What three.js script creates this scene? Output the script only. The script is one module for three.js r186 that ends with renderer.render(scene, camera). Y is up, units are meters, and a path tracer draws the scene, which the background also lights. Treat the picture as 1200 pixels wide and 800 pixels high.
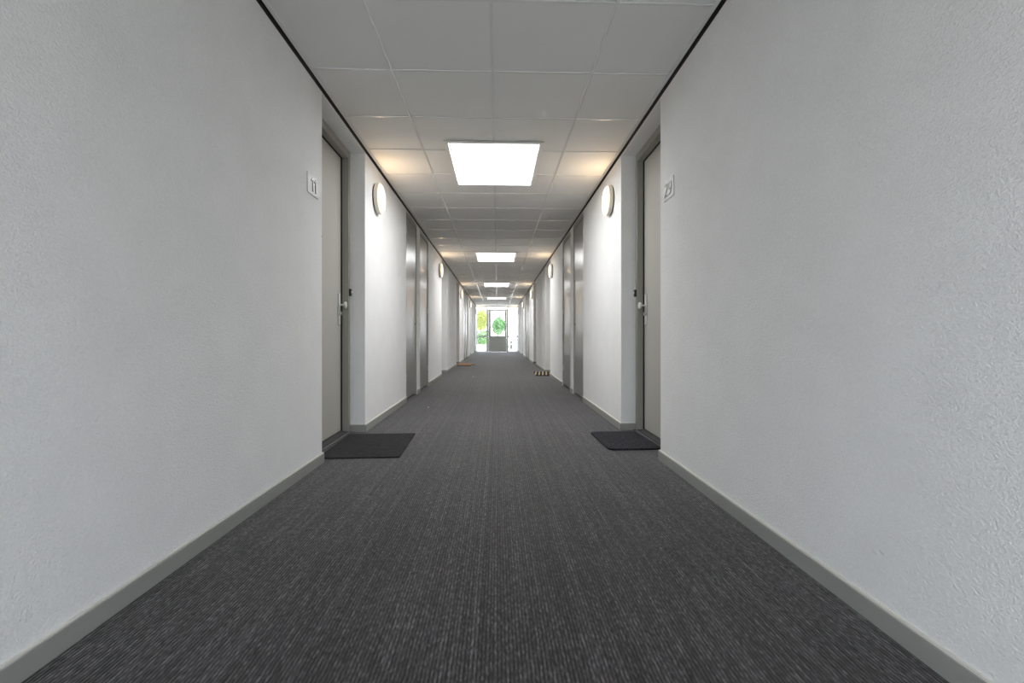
import * as THREE from 'three';
import { RoundedBoxGeometry } from 'three/addons/geometries/RoundedBoxGeometry.js';
import { TextGeometry } from 'three/addons/geometries/TextGeometry.js';
import { FontLoader } from 'three/addons/loaders/FontLoader.js';
import { mergeGeometries } from 'three/addons/utils/BufferGeometryUtils.js';
import { RectAreaLightUniformsLib } from 'three/addons/lights/RectAreaLightUniformsLib.js';

// ---------------------------------------------------------------- camera, sky, sun, exposure
const scene = new THREE.Scene();
const FOCAL = 551;                                   // pixels, for a 1200 x 800 frame
const EYE = 0.81;
const camera = new THREE.PerspectiveCamera(2 * Math.atan(400 / FOCAL) * 180 / Math.PI, 1.5, 0.05, 400);
camera.position.set(0, EYE, 0);
camera.rotation.y = -Math.atan(17 / FOCAL);
camera.setViewOffset(1200, 800, 0, 6, 1200, 800);    // the lens is shifted a little downwards
const renderer = new THREE.WebGLRenderer({ antialias: true });
renderer.toneMapping = THREE.LinearToneMapping;
renderer.toneMappingExposure = 0.95;
renderer.shadowMap.enabled = true;
RectAreaLightUniformsLib.init();

const SKY_ZENITH = [4.5, 5.3, 6.4], SKY_HORIZON = [7.5, 7.8, 8.1];
{ // a bright hazy sky: white at the horizon, pale blue overhead
  const w = 64, h = 64, data = new Float32Array(w * h * 4);
  for (let y = 0; y < h; y++) for (let x = 0; x < w; x++) {
    const up = Math.max(0, Math.sin(((y + 0.5) / h - 0.5) * Math.PI)), t = Math.pow(up, 0.7), k = (y * w + x) * 4;
    for (let c = 0; c < 3; c++) data[k + c] = SKY_HORIZON[c] * (1 - t) + SKY_ZENITH[c] * t;
    data[k + 3] = 1;
  }
  const tex = new THREE.DataTexture(data, w, h, THREE.RGBAFormat, THREE.FloatType);
  tex.mapping = THREE.EquirectangularReflectionMapping; tex.magFilter = tex.minFilter = THREE.LinearFilter; tex.needsUpdate = true;
  scene.background = tex;
}
const SUN = 6;
const sun = new THREE.DirectionalLight(0xfff3e0, SUN);
sun.position.set(13, 22, -38); sun.target.position.set(0, 0, -38);      // high, from the right
sun.castShadow = true;
Object.assign(sun.shadow.camera, { left: -45, right: 45, top: 45, bottom: -45, near: 1, far: 120 });
scene.add(sun, sun.target);

const PANEL_LIGHT = 17.5, PANEL_GLOW = 1.3, LAMP_LIGHT = 0.42, LAMP_GLOW = 1.15;

// ---------------------------------------------------------------- helpers
let seed = 20240611;
const rnd = () => { seed = (seed * 1664525 + 1013904223) >>> 0; return seed / 4294967296; };
const taken = new Map();
function numbered(name) {
  const n = taken.get(name) ?? 0; taken.set(name, n + 1);
  return n ? `${name}_${String(n).padStart(3, '0')}` : name;
}
function shade(o) { o.castShadow = true; o.receiveShadow = true; return o; }
function part(name, geometry, material, parent) {
  const m = shade(new THREE.Mesh(geometry, material)); m.name = name; parent.add(m); return m;
}
function tag(o, label, category, group, kind) {
  o.userData.label = label; o.userData.category = category;
  if (group) o.userData.group = group;
  if (kind) o.userData.kind = kind;
  return o;
}
function thing(name, label, category, position = [0, 0, 0], group, kind) {
  const o = new THREE.Group(); o.name = kind === 'structure' ? name : numbered(name);
  o.position.set(...position); scene.add(o);
  return tag(o, label, category, group, kind);
}
function solid(name, geometry, material, label, category, group, kind) {       // a thing that is one mesh
  const o = part(kind === 'structure' ? name : numbered(name), geometry, material, scene);
  return tag(o, label, category, group, kind);
}
// boxes by their ranges: x, y, and d = metres ahead of the camera (three's -z); uv in metres
function metreUV(g) {
  const p = g.attributes.position, n = g.attributes.normal, uv = new Float32Array(p.count * 2);
  for (let i = 0; i < p.count; i++) {
    const ax = Math.abs(n.getX(i)), ay = Math.abs(n.getY(i)), az = Math.abs(n.getZ(i));
    if (ay >= ax && ay >= az) { uv[2 * i] = p.getX(i); uv[2 * i + 1] = p.getZ(i); }
    else if (ax >= az) { uv[2 * i] = p.getZ(i); uv[2 * i + 1] = p.getY(i); }
    else { uv[2 * i] = p.getX(i); uv[2 * i + 1] = p.getY(i); }
  }
  g.setAttribute('uv', new THREE.BufferAttribute(uv, 2));
  return g;
}
function box(x0, x1, y0, y1, d0, d1) {
  const g = new THREE.BoxGeometry(Math.abs(x1 - x0), y1 - y0, d1 - d0);
  g.translate((x0 + x1) / 2, (y0 + y1) / 2, -(d0 + d1) / 2);
  return metreUV(g);
}
function rbox(x0, x1, y0, y1, d0, d1, r = 0.002, s = 2) {
  const g = new RoundedBoxGeometry(Math.abs(x1 - x0), y1 - y0, d1 - d0, s, r);
  g.translate((x0 + x1) / 2, (y0 + y1) / 2, -(d0 + d1) / 2);
  return metreUV(g);
}
const merge = (list) => mergeGeometries(list.map((g) => (g.index ? g.toNonIndexed() : g)).map((g) => {
  for (const k of Object.keys(g.attributes)) if (!['position', 'normal', 'uv'].includes(k)) g.deleteAttribute(k);
  return g;
}));
// lathe turned so that its axis runs along x, towards -side (from the wall into the corridor)
function lathe(profile, side, segments = 40) {
  const g = new THREE.LatheGeometry(profile.map(([r, h]) => new THREE.Vector2(Math.max(r, 1e-4), h)), segments);
  g.rotateZ(side > 0 ? Math.PI / 2 : -Math.PI / 2);
  return g;
}

// ---------------------------------------------------------------- textures
function noiseField(n, radiusX, radiusY, passes = 2) {                        // wrapped blurred noise, 0..1
  let a = new Float32Array(n * n).map(() => rnd());
  for (let p = 0; p < passes; p++) {
    for (const [r, step, lane] of [[radiusX, 1, n], [radiusY, n, 1]]) {
      if (r < 1) continue;
      const b = new Float32Array(n * n);
      for (let k = 0; k < n; k++) {
        const o = k * lane; let s = 0;
        for (let i = -r; i <= r; i++) s += a[o + ((i + n) % n) * step];
        for (let i = 0; i < n; i++) {
          b[o + i * step] = s;
          s += a[o + ((i + r + 1) % n) * step] - a[o + ((i - r + n) % n) * step];
        }
      }
      a = b;
    }
  }
  let lo = Infinity, hi = -Infinity, sum = 0, sq = 0;
  for (const v of a) { sum += v; sq += v * v; }
  const mean = sum / a.length, sd = Math.sqrt(sq / a.length - mean * mean);
  lo = mean - 2.5 * sd; hi = mean + 2.5 * sd;
  return a.map((v) => Math.min(1, Math.max(0, (v - lo) / (hi - lo))));
}
function texture(n, size, fill, color) {
  const d = new Uint8Array(n * n * 4);
  for (let y = 0; y < n; y++) for (let x = 0; x < n; x++) {
    const v = fill(x, y, y * n + x), k = (y * n + x) * 4;
    for (let c = 0; c < 3; c++) d[k + c] = Math.max(0, Math.min(255, Math.round(255 * (v.length ? v[c] : v))));
    d[k + 3] = 255;
  }
  const t = new THREE.DataTexture(d, n, n);
  t.wrapS = t.wrapT = THREE.RepeatWrapping; t.magFilter = THREE.LinearFilter; t.minFilter = THREE.LinearMipmapLinearFilter;
  t.generateMipmaps = true; t.repeat.set(1 / size[0], 1 / size[1]); if (color) t.colorSpace = THREE.SRGBColorSpace; t.needsUpdate = true;
  return t;
}
// grained plaster
const N = 1024;
const pf = noiseField(N, 1, 1), pm = noiseField(N, 3, 2), pc = noiseField(N, 60, 60);
const plasterBump = texture(N, [0.8, 0.8], (x, y, i) => 0.5 * pf[i] + 0.5 * Math.pow(pm[i], 1.4));
const plasterTone = texture(N, [0.8, 0.8], (x, y, i) => { const v = 0.957 + 0.016 * (pc[i] - 0.5) + 0.055 * (0.6 * pf[i] + 0.4 * pm[i] - 0.5); return [v, v, v]; }, true);   // pale and grey sand in the paint
// ribbed carpet: ribs run along the corridor, flecked yarn of a few greys
const carpetW = 1.3, carpetL = 1.6, RIB = 8;
const cCol = Array.from({ length: N / RIB }, () => rnd());
const cs = noiseField(N, 1, 3), cl = noiseField(N, 2, 60), cf = noiseField(N, 0, 1, 1), cb = noiseField(N, 90, 90);
const ribShape = (x) => { const t = ((x % RIB) + 0.5) / RIB; return Math.sin(Math.PI * t); };
const carpetColor = texture(N, [carpetW, carpetL], (x, y, i) => {
  const rib = Math.floor(x / RIB), s = ribShape(x);
  let v = 0.085 + 0.185 * s + 0.08 * (cCol[rib] - 0.5) + 0.22 * (cs[i] - 0.5) + 0.06 * (cl[i] - 0.5) + 0.05 * (cf[i] - 0.5) + 0.03 * (cb[i] - 0.5);
  if (cs[i] > 0.68 && s > 0.4) v += 0.035 * (0.4 + cCol[(rib * 7) % 128]);
  v = Math.max(0.05, v);
  return [v * 1.02, v * 0.985, v * 1.0];
}, true);
const carpetBump = texture(N, [carpetW, carpetL], (x, y, i) => 0.65 * ribShape(x) + 0.35 * cs[i]);
const fibre = noiseField(512, 1, 1), fibreL = noiseField(512, 12, 12);
const fibreBump = texture(512, [0.35, 0.35], (x, y, i) => fibre[i]);
const fineGrain = texture(512, [0.25, 0.25], (x, y, i) => 0.7 * fibre[i] + 0.3 * fibreL[i]);

// ---------------------------------------------------------------- materials
const std = (o) => new THREE.MeshStandardMaterial(o);
const phys = (o) => new THREE.MeshPhysicalMaterial(o);
const lin = (r, g, b) => new THREE.Color().setRGB(r, g, b);
const M = {
  plaster: std({ color: lin(0.90, 0.90, 0.895), map: plasterTone, roughness: 0.9, bumpMap: plasterBump, bumpScale: 0.002 }),
  carpet: phys({ color: 0xffffff, map: carpetColor, roughness: 0.78, bumpMap: carpetBump, bumpScale: 0.003, sheen: 0.8, sheenRoughness: 0.55, sheenColor: lin(0.6, 0.59, 0.6) }),
  tile: std({ color: lin(0.78, 0.78, 0.765), roughness: 0.9, bumpMap: fineGrain, bumpScale: 0.0004 }),
  bar: std({ color: lin(0.77, 0.77, 0.76), roughness: 0.24 }),
  black: std({ color: lin(0.008, 0.008, 0.008), roughness: 0.7 }),
  deck: std({ color: lin(0.25, 0.25, 0.25), roughness: 0.95 }),
  skirting: std({ color: lin(0.30, 0.305, 0.285), roughness: 0.5 }),
  sealant: std({ color: lin(0.66, 0.65, 0.60), roughness: 0.7 }),
  frame: std({ color: lin(0.31, 0.30, 0.265), roughness: 0.42 }),
  leaf: std({ color: lin(0.40, 0.39, 0.355), roughness: 0.5 }),
  cupboard: std({ color: lin(0.30, 0.29, 0.27), roughness: 0.3, metalness: 0.25 }),
  steel: std({ color: lin(0.62, 0.62, 0.60), roughness: 0.3, metalness: 0.9 }),
  aluminium: std({ color: lin(0.66, 0.66, 0.63), roughness: 0.38, metalness: 0.35 }),
  threshold: std({ color: lin(0.045, 0.045, 0.046), roughness: 0.6 }),
  nosing: std({ color: lin(0.10, 0.10, 0.10), roughness: 0.55, metalness: 0.2 }),
  plate: std({ color: lin(0.68, 0.68, 0.66), roughness: 0.5 }),
  numeral: std({ color: lin(0.16, 0.16, 0.155), roughness: 0.35, metalness: 0.3 }),
  whitePlastic: std({ color: lin(0.82, 0.82, 0.80), roughness: 0.35 }),
  blackPlastic: std({ color: lin(0.012, 0.012, 0.012), roughness: 0.3 }),
  lampRim: std({ color: lin(0.74, 0.70, 0.60), roughness: 0.4 }),
  lampGlow: std({ color: lin(0.8, 0.78, 0.72), roughness: 0.4, emissive: lin(1, 0.86, 0.66), emissiveIntensity: LAMP_GLOW }),
  trim: std({ color: lin(0.78, 0.78, 0.76), roughness: 0.4 }),
  reflector: std({ color: lin(0.015, 0.015, 0.016), roughness: 0.6 }),
  panelGlow: std({ color: lin(0.85, 0.85, 0.85), roughness: 0.5, emissive: lin(1, 0.99, 0.97), emissiveIntensity: PANEL_GLOW }),
  glass: phys({ color: 0xffffff, transmission: 1, thickness: 0, roughness: 0.02, ior: 1.5, specularIntensity: 0.2 }),
  greenPaint: std({ color: lin(0.46, 0.49, 0.45), roughness: 0.45 }),
  whitePaint: std({ color: lin(0.8, 0.8, 0.8), roughness: 0.45 }),
};

// ---------------------------------------------------------------- measures of the corridor
const XL = -1.125, XR = 1.068;                       // wall faces
const BACK = -1.05, END = 24.5;                       // rear wall and glazed far end
const SOFFIT = 2.368, CEIL = 2.394;                  // door lintels, underside of the ceiling grid
const PERIOD = 9.9, MIRROR = 6.77;                   // the flats repeat, and mirror, along the corridor
const doorRuns = [], closetRuns = [], lampSpots = [];
for (const k of [-1, 0, 1, 2]) {
  const o = k * PERIOD;
  doorRuns.push({ d0: 3.05 + o, d1: 4.03 + o, flip: false });
  doorRuns.push({ d0: 2 * MIRROR - 4.03 + o, d1: 2 * MIRROR - 3.05 + o, flip: true });
  closetRuns.push({ d0: 5.83 + o, d1: 6.63 + o, flip: false }, { d0: 6.86 + o, d1: 7.71 + o, flip: true });
  lampSpots.push(4.4 + o, 9.14 + o);
}
const inside = (r) => r.d0 > BACK + 0.2 && r.d1 < END - 0.2;
const doors = doorRuns.filter(inside).sort((a, b) => a.d0 - b.d0), closets = closetRuns.filter(inside);
const lamps = lampSpots.filter((d) => d > BACK + 0.3 && d < END - 0.1).sort((a, b) => a - b);

// ---------------------------------------------------------------- floor, walls, ceiling
solid('floor', box(XL - 0.45, XR + 0.45, -0.2, 0, BACK - 0.2, END + 0.15), M.carpet, 'dark grey ribbed carpet running the length of the corridor', 'carpet', null, 'structure');

const REVEAL = 0.124, LEAF = 0.185, CUP = 0.05;
for (const side of [-1, 1]) {
  const X = side < 0 ? XL : XR, out = (v) => X + side * v, name = side < 0 ? 'left' : 'right';
  const holes = [...doors.map((r) => ({ ...r, deep: true })), ...closets].sort((a, b) => a.d0 - b.d0);
  const g = []; let at = BACK;
  for (const h of holes) {
    g.push(box(X, out(0.34), 0, SOFFIT, at, h.d0)); at = h.d1;
  }
  g.push(box(X, out(0.34), 0, SOFFIT, at, END + 0.1));
  g.push(box(X, out(0.34), SOFFIT, 2.62, BACK, END + 0.1));                    // lintel course
  g.push(box(out(0.34), out(0.5), 0, 2.62, BACK, END + 0.1));                  // behind the doors
  solid(`wall_${name}`, merge(g), M.plaster, `white grained plaster wall on the ${name} of the corridor with door recesses`, 'wall', null, 'structure');
  if (side > 0) for (const [dd, dy, s] of [[0, 0, 1], [0.024, 0.009, 0.8], [-0.012, 0.016, 0.5]]) {          // a nick in the plaster near the viewer
    const c = new THREE.SphereGeometry(0.012 * s, 12, 8); c.scale(0.12, 0.28, 1); c.rotateX(0.45); c.translate(X, 0.2 + dy, -1.3 + dd);
    part('plaster_chip', c, M.plaster, scene.getObjectByName('wall_right'));
  }
  // skirting boards between the openings, and the short returns inside the far side of each recess
  const sk = thing(`baseboard_${name}`, `grey painted skirting along the foot of the ${name} wall`, 'skirting', [0, 0, 0], null, 'structure');
  const piece = (x0, x1, d0, d1, alongX) => {
    part('skirting_board', rbox(x0, x1, 0, 0.06, d0, d1, 0.002, 1), M.skirting, sk);
    const i = 0.004;
    part('sealant_bead', alongX ? box(x0, x1, 0.058, 0.066, d0 + i, d1) : box(x0 + (side < 0 ? 0 : i), x1 - (side < 0 ? i : 0), 0.058, 0.066, d0, d1), M.sealant, sk);
  };
  const xs = side < 0 ? [X, X + 0.012] : [X - 0.012, X];
  at = BACK;
  for (const h of holes) {
    piece(xs[0], xs[1], at, h.d0 + (h.deep ? 0.012 : -0.004)); at = h.d1 - (h.deep ? 0.012 : -0.004);
    if (h.deep) {
      const ret = side < 0 ? [out(REVEAL - 0.002), X] : [X, out(REVEAL - 0.002)];
      piece(ret[0], ret[1], h.d1 - 0.012, h.d1, true);
      piece(ret[0], ret[1], h.d0, h.d0 + 0.012, true);
    }
  }
  piece(xs[0], xs[1], at, END);
}

// rear wall behind the camera, glazed like the far end
{
  const y0 = 0.1, y1 = 1.66, x0 = -1.02, x1 = 0.96, d0 = BACK - 0.14, d1 = BACK - 0.06;
  const g = [box(XL, XR, y1, 2.62, BACK - 0.2, BACK), box(XL, x0, 0, y1, BACK - 0.2, BACK), box(x1, XR, 0, y1, BACK - 0.2, BACK), box(x0, x1, 0, y0, BACK - 0.2, BACK)];
  solid('wall_rear', merge(g), M.plaster, 'white plaster end wall behind the viewer with one wide window', 'wall', null, 'structure');
  const w = thing('window_3', 'wide window in the end wall behind the viewer', 'window', [0, 0, 0], null, 'structure');
  part('window_frame', merge([box(x0, x0 + 0.06, y0, y1, d0, d1), box(x1 - 0.06, x1, y0, y1, d0, d1), box(x0 + 0.06, x1 - 0.06, y0, y0 + 0.06, d0, d1), box(x0 + 0.06, x1 - 0.06, y1 - 0.06, y1, d0, d1)]), M.whitePaint, w);
  part('pane', box(x0 + 0.06, x1 - 0.06, y0 + 0.06, y1 - 0.06, BACK - 0.104, BACK - 0.1), M.glass, w);
}

// suspended ceiling: tiles laid in a grid of bars, a black shadow gap along both walls
const panels = [];
for (let k = 0; k <= 3; k++) panels.push(4.38 + 5.02 * k);
const PX = -0.03, PW = 0.375, PD = 0.525, FL = 0.034;                            // panel centre, half sizes, flange
{
  const c = thing('ceiling', 'suspended ceiling of square white tiles in a white metal grid', 'ceiling', [0, 0, 0], null, 'structure');
  part('ceiling_deck', box(XL - 0.45, XR + 0.45, 2.62, 2.8, BACK - 0.2, END + 0.1), M.deck, c);
  const runners = [-0.632, -0.03, 0.57], edges = [XL + 0.014, ...runners, XR - 0.014], B = 0.0075;
  const rows = []; for (let d = 2.224 - 12 * 0.6; d < END; d += 0.6) rows.push(d);
  const holes = panels.map((p) => [PX - PW - 0.012, PX + PW + 0.012, p - PD - 0.012, p + PD + 0.012]);
  const cut = (x0, x1, d0, d1) => {                                            // what is left of a rectangle beside the light openings
    let list = [[x0, x1, d0, d1]];
    for (const [hx0, hx1, hd0, hd1] of holes) {
      const next = [];
      for (const [a, b, e, f] of list) {
        if (hx0 >= b || hx1 <= a || hd0 >= f || hd1 <= e) { next.push([a, b, e, f]); continue; }
        if (hx0 > a) next.push([a, hx0, e, f]);
        if (hx1 < b) next.push([hx1, b, e, f]);
        const m0 = Math.max(a, hx0), m1 = Math.min(b, hx1);
        if (hd0 > e) next.push([m0, m1, e, hd0]);
        if (hd1 < f) next.push([m0, m1, hd1, f]);
      }
      list = next;
    }
    return list.filter(([a, b, e, f]) => b - a > 0.004 && f - e > 0.004);
  };
  const all = [BACK, ...rows.filter((d) => d > BACK + 0.05 && d < END - 0.05), END];
  for (let r = 0; r + 1 < all.length; r++) for (let k = 0; k + 1 < edges.length; k++) {
    const sag = 0.0012 * rnd();
    const g = cut(edges[k] + 0.001, edges[k + 1] - 0.001, all[r] + 0.001, all[r + 1] - 0.001).map(([a, b, e, f]) => box(a, b, CEIL + 0.006 - sag, CEIL + 0.016, e, f));
    if (g.length) part('ceiling_tile', merge(g), M.tile, c);
  }
  const rail = (x0, x1, d0, d1, name, low) => { const g = cut(x0, x1, d0, d1).map(([a, b, e, f]) => rbox(a, b, CEIL + low, CEIL + 0.03, e, f, 0.0008, 1)); if (g.length) part(name, merge(g), M.bar, c); };
  for (const x of runners) rail(x - B, x + B, BACK, END, 'main_runner', 0);
  for (const d of rows) if (d > BACK && d < END - 0.1) for (let k = 0; k + 1 < edges.length; k++) rail(edges[k] + (k ? B : 0), edges[k + 1] - (k < 3 ? B : 0), d - B, d + B, 'cross_bar', 0.0003);
  for (const [x0, x1] of [[XL + 0.014, XL + 0.034], [XR - 0.034, XR - 0.014]]) part('edge_angle', rbox(x0, x1, CEIL - 0.001, CEIL + 0.025, BACK, END, 0.0008, 1), M.bar, c);
  for (const [x0, x1] of [[XL, XL + 0.0135], [XR - 0.0135, XR]]) part('shadow_gap', box(x0, x1, CEIL + 0.004, CEIL + 0.03, BACK, END), M.black, c);
  for (const [x0, x1] of [[XL, XL + 0.0015], [XR - 0.0015, XR]]) part('shadow_gap', box(x0, x1, SOFFIT + 0.008, CEIL + 0.004, BACK, END), M.black, c);
}

// ---------------------------------------------------------------- flat doors
const ordinal = ['nearest', 'second', 'third', 'fourth', 'fifth', 'sixth'];
let doorCount = 0;
const inView = (r) => r.d1 > 1;
function flatDoor(side, run, label) {
  const X = side < 0 ? XL : XR, o = (v) => X + side * v, { d0, d1, flip } = run;
  const b = (v0, v1, y0, y1, e, f, r) => (r ? rbox : box)(Math.min(o(v0), o(v1)), Math.max(o(v0), o(v1)), y0, y1, e, f, r);
  const root = thing(`door_${++doorCount}`, label, 'door', [0, 0, 0], null, 'structure');
  const J = 0.046, TOP = 2.306;
  // frame: two jambs and a head, with a black rubber seal behind them
  part('jamb', b(REVEAL, 0.26, 0, SOFFIT, d0, d0 + J, 0.003), M.frame, root);
  part('jamb', b(REVEAL, 0.26, 0, SOFFIT, d1 - J, d1, 0.003), M.frame, root);
  part('head', b(REVEAL, 0.26, TOP, SOFFIT, d0 + J, d1 - J, 0.003), M.frame, root);
  const S0 = LEAF - 0.009, S1 = LEAF + 0.02;
  part('seal', merge([b(S0, S1, 0.02, TOP, d0 + J, d0 + J + 0.006), b(S0, S1, 0.02, TOP, d1 - J - 0.006, d1 - J), b(S0, S1, TOP - 0.005, TOP, d0 + J + 0.006, d1 - J - 0.006)]), M.black, root);
  part('threshold', b(REVEAL + 0.005, 0.26, 0, 0.016, d0 + J, d1 - J, 0.003), M.threshold, root);
  part('nosing', b(REVEAL - 0.022, REVEAL + 0.005, 0, 0.009, d0 + 0.013, d1 - 0.013, 0.002), M.nosing, root);
  const leaf = part('leaf', b(LEAF, LEAF + 0.05, 0.024, TOP - 0.006, d0 + J + 0.009, d1 - J - 0.009, 0.002), M.leaf, root);
  const lockD = flip ? d0 + J + 0.062 : d1 - J - 0.062, hingeD = flip ? d1 - J - 0.006 : d0 + J + 0.006, mid = (d0 + d1) / 2;
  // long security plate, mushroom knob, cylinder, spy hole
  part('escutcheon', b(LEAF - 0.011, LEAF, 0.905, 1.165, lockD - 0.022, lockD + 0.022, 0.005), M.aluminium, leaf).userData.label = 'long pale metal lock plate';
  const knob = lathe([[0, 0.011], [0.012, 0.011], [0.012, 0.014], [0.0075, 0.016], [0.0075, 0.04], [0.012, 0.045], [0.025, 0.048], [0.0275, 0.052], [0.0275, 0.06], [0.025, 0.063], [0, 0.064]], side, 28);
  knob.translate(o(LEAF), 1.07, -lockD); part('knob', knob, M.aluminium, leaf);
  const cyl = lathe([[0, 0.011], [0.017, 0.011], [0.016, 0.021], [0.009, 0.023], [0, 0.023]], side, 24);
  cyl.translate(o(LEAF), 1.0, -lockD); part('lock_cylinder', cyl, M.steel, leaf);
  const spy = lathe([[0, 0], [0.011, 0], [0.011, 0.003], [0.007, 0.005], [0.006, 0.002], [0, 0.002]], side, 20);
  spy.translate(o(LEAF), 1.555, -mid); part('spy_hole', spy, M.blackPlastic, leaf);
  for (const y of [0.25, 1.2, 2.1]) {
    const h = new THREE.CylinderGeometry(0.007, 0.007, 0.09, 12); h.translate(o(LEAF - 0.003), y, -hingeD); part('hinge', h, M.steel, leaf);
  }
  return root;
}
function bell(side, run, label) {
  const X = side < 0 ? XL : XR, o = (v) => X + side * v, d = run.flip ? run.d0 + 0.026 : run.d1 - 0.024;
  const t = thing('bell_push', label, 'doorbell', [o(REVEAL), 1.18, -d]);
  part('housing', (() => { const g = new RoundedBoxGeometry(0.019, 0.06, 0.03, 2, 0.004); g.translate(-side * 0.0095, 0, 0); return g; })(), M.blackPlastic, t);
  const g = lathe([[0, 0.018], [0.009, 0.018], [0.009, 0.022], [0.006, 0.024], [0, 0.0245]], side, 20); g.translate(0, 0.004, 0);
  part('button', g, M.whitePlastic, t);
}
const font = await new FontLoader().loadAsync('fonts/droid/droid_sans_regular.typeface.json');
function numberPlate(side, run, text, label) {
  const X = side < 0 ? XL : XR, d = run.flip ? run.d1 + 0.155 : run.d0 - 0.155;
  const t = thing('number_plate', label, 'number plate', [X, 1.727, -d]);
  const g = new RoundedBoxGeometry(0.006, 0.122, 0.168, 2, 0.0025); g.translate(-side * 0.003, 0, 0);
  part('plate', g, M.plate, t);
  if (!text) return;
  let pen = 0; const glyphs = [];
  for (const ch of text) {
    const tg = new TextGeometry(ch, { font, size: 0.082, depth: 0.0022, curveSegments: 6, bevelEnabled: true, bevelThickness: 0.0009, bevelSize: 0.0009, bevelSegments: 1 });
    tg.computeBoundingBox(); const bb = tg.boundingBox;
    tg.translate(pen - bb.min.x, -(bb.min.y + bb.max.y) / 2, 0); pen += bb.max.x - bb.min.x + 0.014; glyphs.push(tg);
  }
  for (const tg of glyphs) {
    tg.translate(-(pen - 0.014) / 2, 0, 0.007); tg.rotateY(side < 0 ? Math.PI / 2 : -Math.PI / 2);
    part('numeral', tg, M.numeral, t);
  }
}
for (const side of [-1, 1]) {
  const name = side < 0 ? 'left' : 'right'; let n = 0, b = 0;
  for (const run of doors) {
    if (!inView(run)) { flatDoor(side, run, `grey flat door in the ${name} wall behind the viewer, ${++b === 1 ? 'farther' : 'nearer'} one`); continue; }
    const ord = ordinal[n++], number = side < 0 ? '11' : '29';
    flatDoor(side, run, n === 1 ? `grey flat door in the deep recess beside number ${number}` : `grey flat door hidden in the ${ord} recess along the ${name} wall`);
    if (n === 1) bell(side, run, `black bell push with white button in the nearest recess, ${name} wall`);
    else if (run.flip === false && n === 3) bell(side, run, `tiny black bell push in the third recess along the ${name} wall`);
    numberPlate(side, run, n === 1 ? number : '', n === 1 ? `white number plate reading ${number} on the ${name} wall by its nearest recess` : `small white plate on the ${name} wall by its ${ord} door recess`);
  }
}

// ---------------------------------------------------------------- meter cupboard doors
let cupCount = 0;
function cupboardDoor(side, run, label) {
  const X = side < 0 ? XL : XR, o = (v) => X + side * v, { d0, d1, flip } = run;
  const b = (v0, v1, y0, y1, e, f, r) => (r ? rbox : box)(Math.min(o(v0), o(v1)), Math.max(o(v0), o(v1)), y0, y1, e, f, r);
  const root = thing(`door_${++doorCount}`, label, 'cupboard door', [0, 0, 0], null, 'structure');
  part('jamb', b(0.006, 0.12, 0, SOFFIT, d0, d0 + 0.03, 0.002), M.frame, root);
  part('jamb', b(0.006, 0.12, 0, SOFFIT, d1 - 0.03, d1, 0.002), M.frame, root);
  part('head', b(0.006, 0.12, 2.312, SOFFIT, d0 + 0.03, d1 - 0.03, 0.002), M.frame, root);
  part('backing', b(0.07, 0.12, 0, 2.312, d0 + 0.03, d1 - 0.03), M.black, root);
  const leaf = part('leaf', b(0.016, 0.056, 0.03, 2.306, d0 + 0.036, d1 - 0.036, 0.0025), M.cupboard, root);
  const hd = flip ? d1 - 0.033 : d0 + 0.033, ld = flip ? d0 + 0.09 : d1 - 0.09;
  for (const y of [0.3, 1.22, 1.94, 2.13]) {
    const h = new THREE.CylinderGeometry(0.008, 0.008, 0.085, 12); h.translate(o(0.008), y, -hd); part('hinge', h, M.steel, leaf);
  }
  const k = lathe([[0, 0], [0.016, 0], [0.016, 0.004], [0.012, 0.006], [0, 0.006]], side, 20); k.translate(o(0.016), 0.98, -ld); part('lock', k, M.blackPlastic, leaf);
}
for (const side of [-1, 1]) {
  const name = side < 0 ? 'left' : 'right'; let n = 0;
  for (const run of closets) {
    const near = run.d1 < 9;
    if (!inView(run)) cupboardDoor(side, run, `grey metal cupboard door in the ${name} wall behind the viewer`);
    else cupboardDoor(side, run, `satin grey cupboard door, ${run.flip ? 'farther' : 'nearer'} of the ${near ? 'near' : 'distant'} pair on the ${name} wall`);
  }
}

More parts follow.
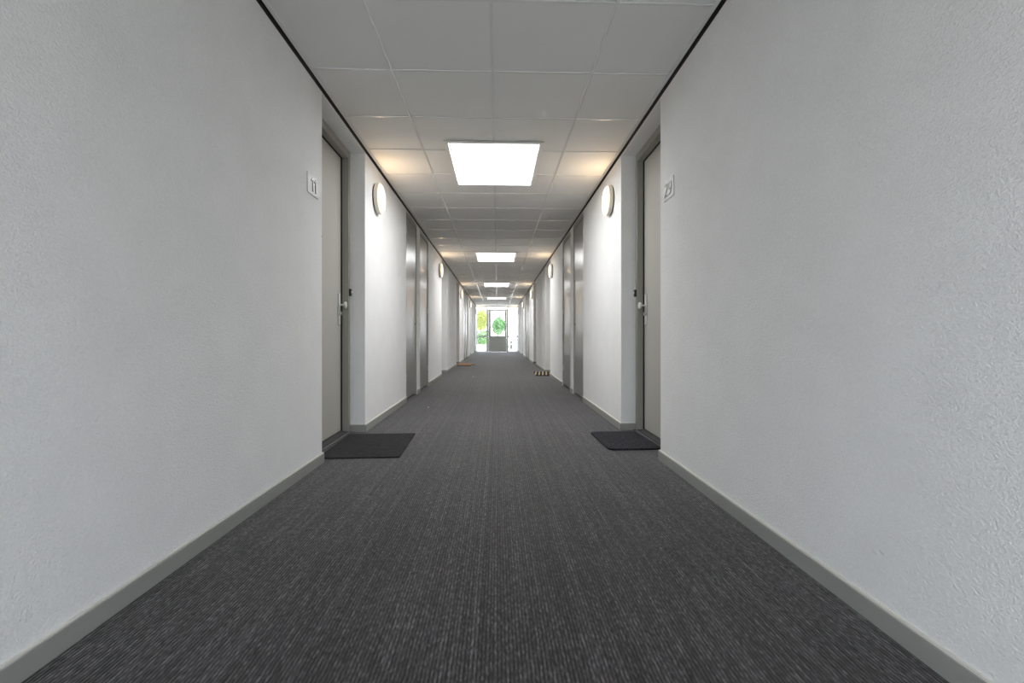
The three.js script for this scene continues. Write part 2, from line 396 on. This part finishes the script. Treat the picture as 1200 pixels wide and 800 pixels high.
// ---------------------------------------------------------------- ceiling panels
{
  const words = { 0: 'largest and nearest square ceiling light, set across four tiles', 1: 'second ceiling light from the viewer, between the second pair of wall lamps', 2: 'third ceiling light from the viewer, a thin bright bar', 3: 'farthest ceiling light, the one closest to the glazed end' };
  const ex0 = -PW - FL, ex1 = PW + FL, ed = PD + FL;
  const flat = (x0, x1, y0, y1, d0, d1, r) => (r ? rbox(x0, x1, y0, y1, d0, d1, r, 1) : box(x0, x1, y0, y1, d0, d1));
  const frameG = merge([flat(ex0, ex1, -0.006, 0.001, -ed, -PD, 0.002), flat(ex0, ex1, -0.006, 0.001, PD, ed, 0.002), flat(ex0, -PW, -0.006, 0.001, -PD, PD, 0.002), flat(PW, ex1, -0.006, 0.001, -PD, PD, 0.002)]);
  const sideG = [flat(-PW - 0.004, -PW, 0, 0.07, -PD, PD), flat(PW, PW + 0.004, 0, 0.07, -PD, PD)];
  const wallsG = merge([flat(-PW, PW, 0, 0.07, -PD - 0.004, -PD), flat(-PW, PW, 0, 0.07, PD, PD + 0.004), flat(-PW, PW, 0.066, 0.07, -PD, PD)]);
  const glowG = flat(-PW + 0.001, PW - 0.001, 0.05, 0.054, -PD + 0.001, PD - 0.001);
  panels.forEach((d, i) => {
    const t = thing('ceiling_light', words[i], 'ceiling light', [PX, CEIL - 0.001, -d], 'square ceiling lights down the middle of the corridor');
    part('frame', frameG, M.trim, t); part('housing', wallsG, M.trim, t); for (const g of sideG) part('dark_side', g, M.reflector, t);
    part('diffuser', glowG, M.panelGlow, t);
    const l = new THREE.RectAreaLight(new THREE.Color().setRGB(0.965, 0.985, 1), PANEL_LIGHT, 2 * PW - 0.03, 2 * PD - 0.03);
    l.position.set(0, 0.047, 0); l.rotation.x = -Math.PI / 2; t.add(l);
  });
}
// ---------------------------------------------------------------- wall lamps
{
  for (const side of [-1, 1]) {
    const X = side < 0 ? XL : XR, name = side < 0 ? 'left' : 'right';
    const baseG = lathe([[0, 0], [0.132, 0], [0.132, 0.012], [0, 0.012]], side, 56);
    const rimG = lathe([[0.12, 0.010], [0.139, 0.010], [0.142, 0.014], [0.142, 0.042], [0.139, 0.047], [0.131, 0.048], [0.131, 0.036], [0.12, 0.034]], side, 56);
    const dome = [[0.13, 0.036]]; for (let k = 0; k <= 10; k++) { const a = k / 10 * Math.PI / 2; dome.push([0.13 * Math.cos(a), 0.046 + 0.027 * Math.sin(a)]); }
    const domeG = lathe(dome, side, 56);
    let n = 0;
    for (const d of lamps) {
      const seen = d > 0.5, ord = seen ? ordinal[n++] : '';
      const t = thing('wall_lamp', seen ? `round lit wall lamp, ${ord} along the ${name} wall` : `round lit wall lamp on the ${name} wall behind the viewer`, 'wall lamp', [X, 2.087, -d], 'round wall lamps along both walls');
      part('back_plate', baseG, M.blackPlastic, t); part('rim', rimG, M.lampRim, t); part('diffuser', domeG, M.lampGlow, t);
      const l = new THREE.PointLight(new THREE.Color().setRGB(1, 0.71, 0.43), LAMP_LIGHT, 0, 2);
      l.position.set(-side * 0.056, 0, 0); l.castShadow = true; l.shadow.radius = 1; t.add(l);
    }
  }
}

// ---------------------------------------------------------------- glazed far end: door with side lights
{
  const f0 = END, f1 = END + 0.08, top = 2.36, dx0 = -0.533, dx1 = 0.524, dTop = 2.215;
  solid('wall_end', box(XL, XR, top, 2.62, END, END + 0.1), M.plaster, 'narrow white strip of wall above the glazed end of the corridor', 'wall', null, 'structure');
  const w = (n, x0, x1, label) => {
    const t = thing(`window_${n}`, label, 'window', [0, 0, 0], null, 'structure');
    part('window_frame', merge([rbox(x0, x0 + 0.05, 0, top, f0, f1, 0.004), rbox(x1 - 0.05, x1, 0, top, f0, f1, 0.004), rbox(x0 + 0.05, x1 - 0.05, 0, 0.05, f0, f1, 0.004), rbox(x0 + 0.05, x1 - 0.05, top - 0.05, top, f0, f1, 0.004)]), M.whitePaint, t);
    part('rail', rbox(x0 + 0.05, x1 - 0.05, 0.765, 0.855, f0, f1, 0.004), M.greenPaint, t);
    part('pane', box(x0 + 0.05, x1 - 0.05, 0.05, 0.765, f0 + 0.03, f0 + 0.036), M.glass, t);
    part('pane', box(x0 + 0.05, x1 - 0.05, 0.855, top - 0.05, f0 + 0.03, f0 + 0.036), M.glass, t);
  };
  w(1, XL, dx0, 'tall glazed side light left of the far end door, trees behind it');
  w(2, dx1, XR, 'tall glazed side light right of the far end door, bright sky behind it');
  const t = thing(`door_${++doorCount}`, 'grey half glazed exit door at the far end of the corridor', 'door', [0, 0, 0], null, 'structure');
  part('jamb', rbox(dx0, dx0 + 0.06, 0, dTop, f0 - 0.02, f1, 0.004), M.greenPaint, t);
  part('jamb', rbox(dx1 - 0.06, dx1, 0, dTop, f0 - 0.02, f1, 0.004), M.greenPaint, t);
  part('head', rbox(dx0, dx1, dTop - 0.045, dTop, f0 - 0.02, f1, 0.004), M.greenPaint, t);
  part('transom_frame', merge([rbox(dx0, dx0 + 0.03, dTop, top, f0, f1, 0.003), rbox(dx1 - 0.03, dx1, dTop, top, f0, f1, 0.003), rbox(dx0 + 0.03, dx1 - 0.03, top - 0.03, top, f0, f1, 0.003)]), M.whitePaint, t);
  part('transom_pane', box(dx0 + 0.03, dx1 - 0.03, dTop, top - 0.03, f0 + 0.03, f0 + 0.036), M.glass, t);
  const gx0 = -0.345, gx1 = 0.365, gy0 = 0.83, gy1 = 2.125, l0 = f0 - 0.005, l1 = f0 + 0.05;
  const leaf = part('leaf', merge([rbox(dx0 + 0.065, gx0, 0.012, dTop - 0.05, l0, l1, 0.003), rbox(gx1, dx1 - 0.065, 0.012, dTop - 0.05, l0, l1, 0.003), box(gx0, gx1, gy1, dTop - 0.05, l0, l1), box(gx0, gx1, gy0 - 0.05, gy0, l0, l1), box(gx0, gx1, 0.012, 0.1, l0, l1)]), M.greenPaint, t);
  part('lower_panel', box(gx0, gx1, 0.1, gy0 - 0.05, l0 + 0.012, l1 - 0.012), M.greenPaint, leaf);
  part('pane', box(gx0, gx1, gy0, gy1, l0 + 0.025, l0 + 0.031), M.glass, leaf);
  part('kick_plate', box(dx0 + 0.07, dx1 - 0.07, 0.015, 0.06, l0 - 0.003, l0), M.threshold, leaf);
  const h = merge([rbox(0.40, 0.43, 0.93, 1.13, l0 - 0.01, l0, 0.003), rbox(0.30, 0.425, 1.035, 1.055, l0 - 0.055, l0 - 0.037, 0.006), rbox(0.405, 0.425, 1.035, 1.055, l0 - 0.045, l0, 0.004)]);
  part('handle', h, M.aluminium, leaf);
}

// ---------------------------------------------------------------- door mats and flecks
{
  const matShape = (w, l, r) => { const s = new THREE.Shape(), a = w / 2, b = l / 2; s.moveTo(-a + r, -b); s.lineTo(a - r, -b); s.quadraticCurveTo(a, -b, a, -b + r); s.lineTo(a, b - r); s.quadraticCurveTo(a, b, a - r, b); s.lineTo(-a + r, b); s.quadraticCurveTo(-a, b, -a, b - r); s.lineTo(-a, -b + r); s.quadraticCurveTo(-a, -b, -a + r, -b); return s; };
  const mat = (w, l, h, r) => { const g = new THREE.ExtrudeGeometry(matShape(w, l, r), { depth: h - 0.004, bevelEnabled: true, bevelThickness: 0.002, bevelSize: 0.002, bevelSegments: 2, curveSegments: 8 }); g.rotateX(-Math.PI / 2); g.translate(0, 0.002, 0); return g; };
  const mf = noiseField(512, 1, 1), mp = noiseField(512, 4, 4), mh = noiseField(512, 14, 14);
  const mk = (tone, size, amp, f) => texture(512, [size, size], (x, y, i) => { const v = f(x, y, i); return tone.map((t) => t * (1 + amp * (v - 0.5))); }, true);
  const mat1M = std({ map: mk([0.118, 0.118, 0.132], 0.5, 1.1, (x, y, i) => 0.5 * mf[i] + 0.5 * mh[i]), roughness: 1, bumpMap: fibreBump, bumpScale: 0.003 });
  const mat2M = std({ map: mk([0.125, 0.125, 0.15], 0.4, 2.6, (x, y, i) => 0.35 * mf[i] + 0.65 * (Math.abs(mp[i] - 0.5) < 0.09 ? 1 : 0.25)), roughness: 1, bumpMap: fibreBump, bumpScale: 0.005 });
  const m1 = thing('door_mat', 'dark charcoal rectangular mat in front of the door of number 11', 'door mat', [-0.935, 0, -3.53]); m1.rotation.y = 0.035;
  part('pile', mat(0.535, 0.76, 0.009, 0.012), mat1M, m1);
  const m2 = thing('door_mat', 'black flecked mat with rounded corners before the door of number 29', 'door mat', [0.977, 0, -3.62]); m2.rotation.y = 0.03;
  part('pile', mat(0.385, 0.60, 0.013, 0.05), mat2M, m2);
  // striped mat at the second right-hand recess: diagonal tan bars on black
  const stripe = texture(512, [0.15, 1.5], (x, y, i) => { const s = ((x - y + 512) % 256) / 256, on = s < 0.45; const v = 0.8 + 0.4 * (mf[i] - 0.5); return on ? [0.95 * v, 0.86 * v, 0.68 * v] : [0.07 * v, 0.06 * v, 0.055 * v]; }, true);
  const m3 = thing('door_mat', 'black mat with tan diagonal stripes at the second recess on the right', 'door mat', [0.955, 0, -10.06]);
  part('pile', mat(0.34, 0.90, 0.006, 0.01).translate(0, 0.017, 0), std({ map: stripe, roughness: 1, bumpMap: fibreBump, bumpScale: 0.004 }), m3);
  part('rubber_base', (() => { return rbox(-0.18, 0.18, 0, 0.018, -0.47, 0.47, 0.003); })(), M.blackPlastic, m3);
  const coir = mk([0.60, 0.46, 0.33], 0.4, 0.5, (x, y, i) => 0.6 * mf[i] + 0.4 * mp[i]);
  const m4 = thing('door_mat', 'tan coir mat at the third recess on the left', 'door mat', [-0.945, 0, -13.4]);
  part('pile', mat(0.42, 0.84, 0.006, 0.01).translate(0, 0.017, 0), std({ map: coir, roughness: 1, bumpMap: fibreBump, bumpScale: 0.004 }), m4);
  part('rubber_base', rbox(-0.22, 0.22, 0, 0.018, -0.435, 0.435, 0.003), std({ color: lin(0.10, 0.07, 0.04), roughness: 0.8 }), m4);
  part('worn_end', box(0.235, 0.305, 0, 0.012, -0.05, 0.3), std({ color: lin(0.10, 0.08, 0.07), roughness: 0.9 }), m4);
  // two flecks of lint on the carpet
  const fleck = (x, d, s, label) => { const g = new THREE.IcosahedronGeometry(s, 1), p = g.attributes.position; for (let i = 0; i < p.count; i++) p.setXYZ(i, p.getX(i), p.getY(i) * 0.35 + s * 0.33, p.getZ(i) * 1.3); g.computeVertexNormals(); const o = solid('lint_fleck', g, M.whitePlastic, label, 'lint'); o.position.set(x, 0.0005, -d); };
  fleck(-0.786, 5.38, 0.008, 'tiny white fleck on the carpet beside the near left cupboards');
  fleck(-0.48, 9.4, 0.012, 'tiny white fleck on the carpet near the second left recess');
}

// ---------------------------------------------------------------- outside: paving, bollard, hedge, trees
{
  const pave = noiseField(512, 6, 6);
  const paveT = texture(512, [4, 4], (x, y, i) => { const v = 0.76 + 0.08 * pave[i]; return [v, v * 0.99, v * 0.96]; }, true);
  solid('ground', merge([box(-60, 60, -0.4, -0.03, END + 0.15, 150), box(-60, 60, -0.4, -0.03, -80, BACK - 0.2)]), std({ map: paveT, roughness: 0.95 }), 'pale paving outside the glazed end door', 'paving', null, 'structure');
  const kerb = std({ color: lin(0.4, 0.4, 0.39), roughness: 0.9 });
  solid('kerb', box(-12, 12, -0.03, 0.06, 37, 37.2), kerb, 'low grey kerb across the paving outside', 'kerb', null, 'structure');
  const bo = thing('bollard', 'dark post with a pale band on the paving, seen through the right side light', 'bollard', [0.90, -0.03, -30.8]);
  const post = (r, y0, y1) => { const g = new THREE.CylinderGeometry(r, r, y1 - y0, 20); g.translate(0, (y0 + y1) / 2, 0); return g; };
  part('post', merge([post(0.075, 0, 0.3), post(0.075, 0.35, 0.54)]), std({ color: lin(0.05, 0.05, 0.05), roughness: 0.6 }), bo);
  part('band', post(0.073, 0.3, 0.35), M.whitePaint, bo); part('cap', (() => { const g = new THREE.SphereGeometry(0.075, 16, 8, 0, Math.PI * 2, 0, Math.PI / 2); g.scale(1, 0.4, 1); g.translate(0, 0.54, 0); return g; })(), M.blackPlastic, bo);
  const leafMat = (r, g, b) => phys({ color: lin(r, g, b), roughness: 0.75, transmission: 0.35, thickness: 0, side: THREE.DoubleSide });
  function leaves(count, place, size) {                                        // folded leaves, four triangles each
    const p = [], q = new THREE.Quaternion(), e = new THREE.Euler(), v = new THREE.Vector3();
    for (let i = 0; i < count; i++) {
      const [x, y, z] = place(); e.set(rnd() * 6.28, rnd() * 6.28, rnd() * 6.28); q.setFromEuler(e);
      const s = size * (0.6 + 0.8 * rnd()), tip = [0, s, 0], base = [0, -s, 0], l = [-0.45 * s, 0, 0.2 * s], r = [0.45 * s, 0, 0.2 * s];
      for (const t of [[base, tip, l], [base, r, tip]]) for (const c of t) { v.set(...c).applyQuaternion(q); p.push(x + v.x, y + v.y, z + v.z); }
    }
    const g = new THREE.BufferGeometry(); g.setAttribute('position', new THREE.Float32BufferAttribute(p, 3)); g.computeVertexNormals(); return g;
  }
  function tree(x, d, h, rx, ry, col, label, size, count) {
    const t = thing('tree', label, 'tree', [x, -0.03, -d]), cy = h - ry;
    const trunk = [new THREE.CylinderGeometry(0.05 * h / 4, 0.09 * h / 4, cy, 10).translate(0, cy / 2, 0)];
    for (let k = 0; k < 5; k++) { const g = new THREE.CylinderGeometry(0.015, 0.04, rx * 0.9, 7); g.translate(0, rx * 0.45, 0); g.rotateZ(0.7 + 0.3 * rnd()); g.rotateY(k * 1.26 + rnd()); g.translate(0, cy - 0.3 * ry + 0.1 * k, 0); trunk.push(g); }
    part('trunk', merge(trunk), std({ color: lin(0.12, 0.09, 0.06), roughness: 0.95 }), t);
    const blobs = Array.from({ length: 26 }, (_, i) => { const a = i * 2.39996, b = Math.acos(1 - 2 * (i + 0.5) / 26), r = 0.5 + 0.2 * rnd(); return [rx * r * Math.sin(b) * Math.cos(a), cy + ry * r * Math.cos(b), rx * r * Math.sin(b) * Math.sin(a), 0.38 + 0.15 * rnd()]; });
    part('crown', leaves(count, () => { const [bx, by, bz, br] = blobs[Math.floor(rnd() * blobs.length)]; let u, w, s; do { u = 2 * rnd() - 1; w = 2 * rnd() - 1; s = 2 * rnd() - 1; } while (u * u + w * w + s * s > 1); return [bx + u * br * rx, by + w * br * ry, bz + s * br * rx]; }, size), leafMat(...col), t);
  }
  tree(0.1, 55, 3.2, 0.85, 1.15, [0.19, 0.36, 0.15], 'small round green tree seen through the glass of the end door', 0.08, 9000);
  tree(-2.1, 60, 4.4, 1.0, 1.5, [0.42, 0.46, 0.13], 'yellow green tree seen through the left side light', 0.08, 9000);
  tree(-3.6, 66, 4.9, 1.2, 1.9, [0.36, 0.44, 0.12], 'taller olive green tree beyond the left side light, half behind the wall', 0.09, 9000);
  const hg = leaves(6000, () => [-4.6 + 3.7 * rnd(), 0.05 + 1.35 * rnd(), -0.35 + 0.7 * rnd()], 0.08);
  const hedge = solid('hedge', hg, leafMat(0.24, 0.42, 0.16), 'bright green clipped hedge low in the left side light', 'hedge', null, 'stuff'); hedge.position.set(0, -0.03, -46);
}

renderer.render(scene, camera);
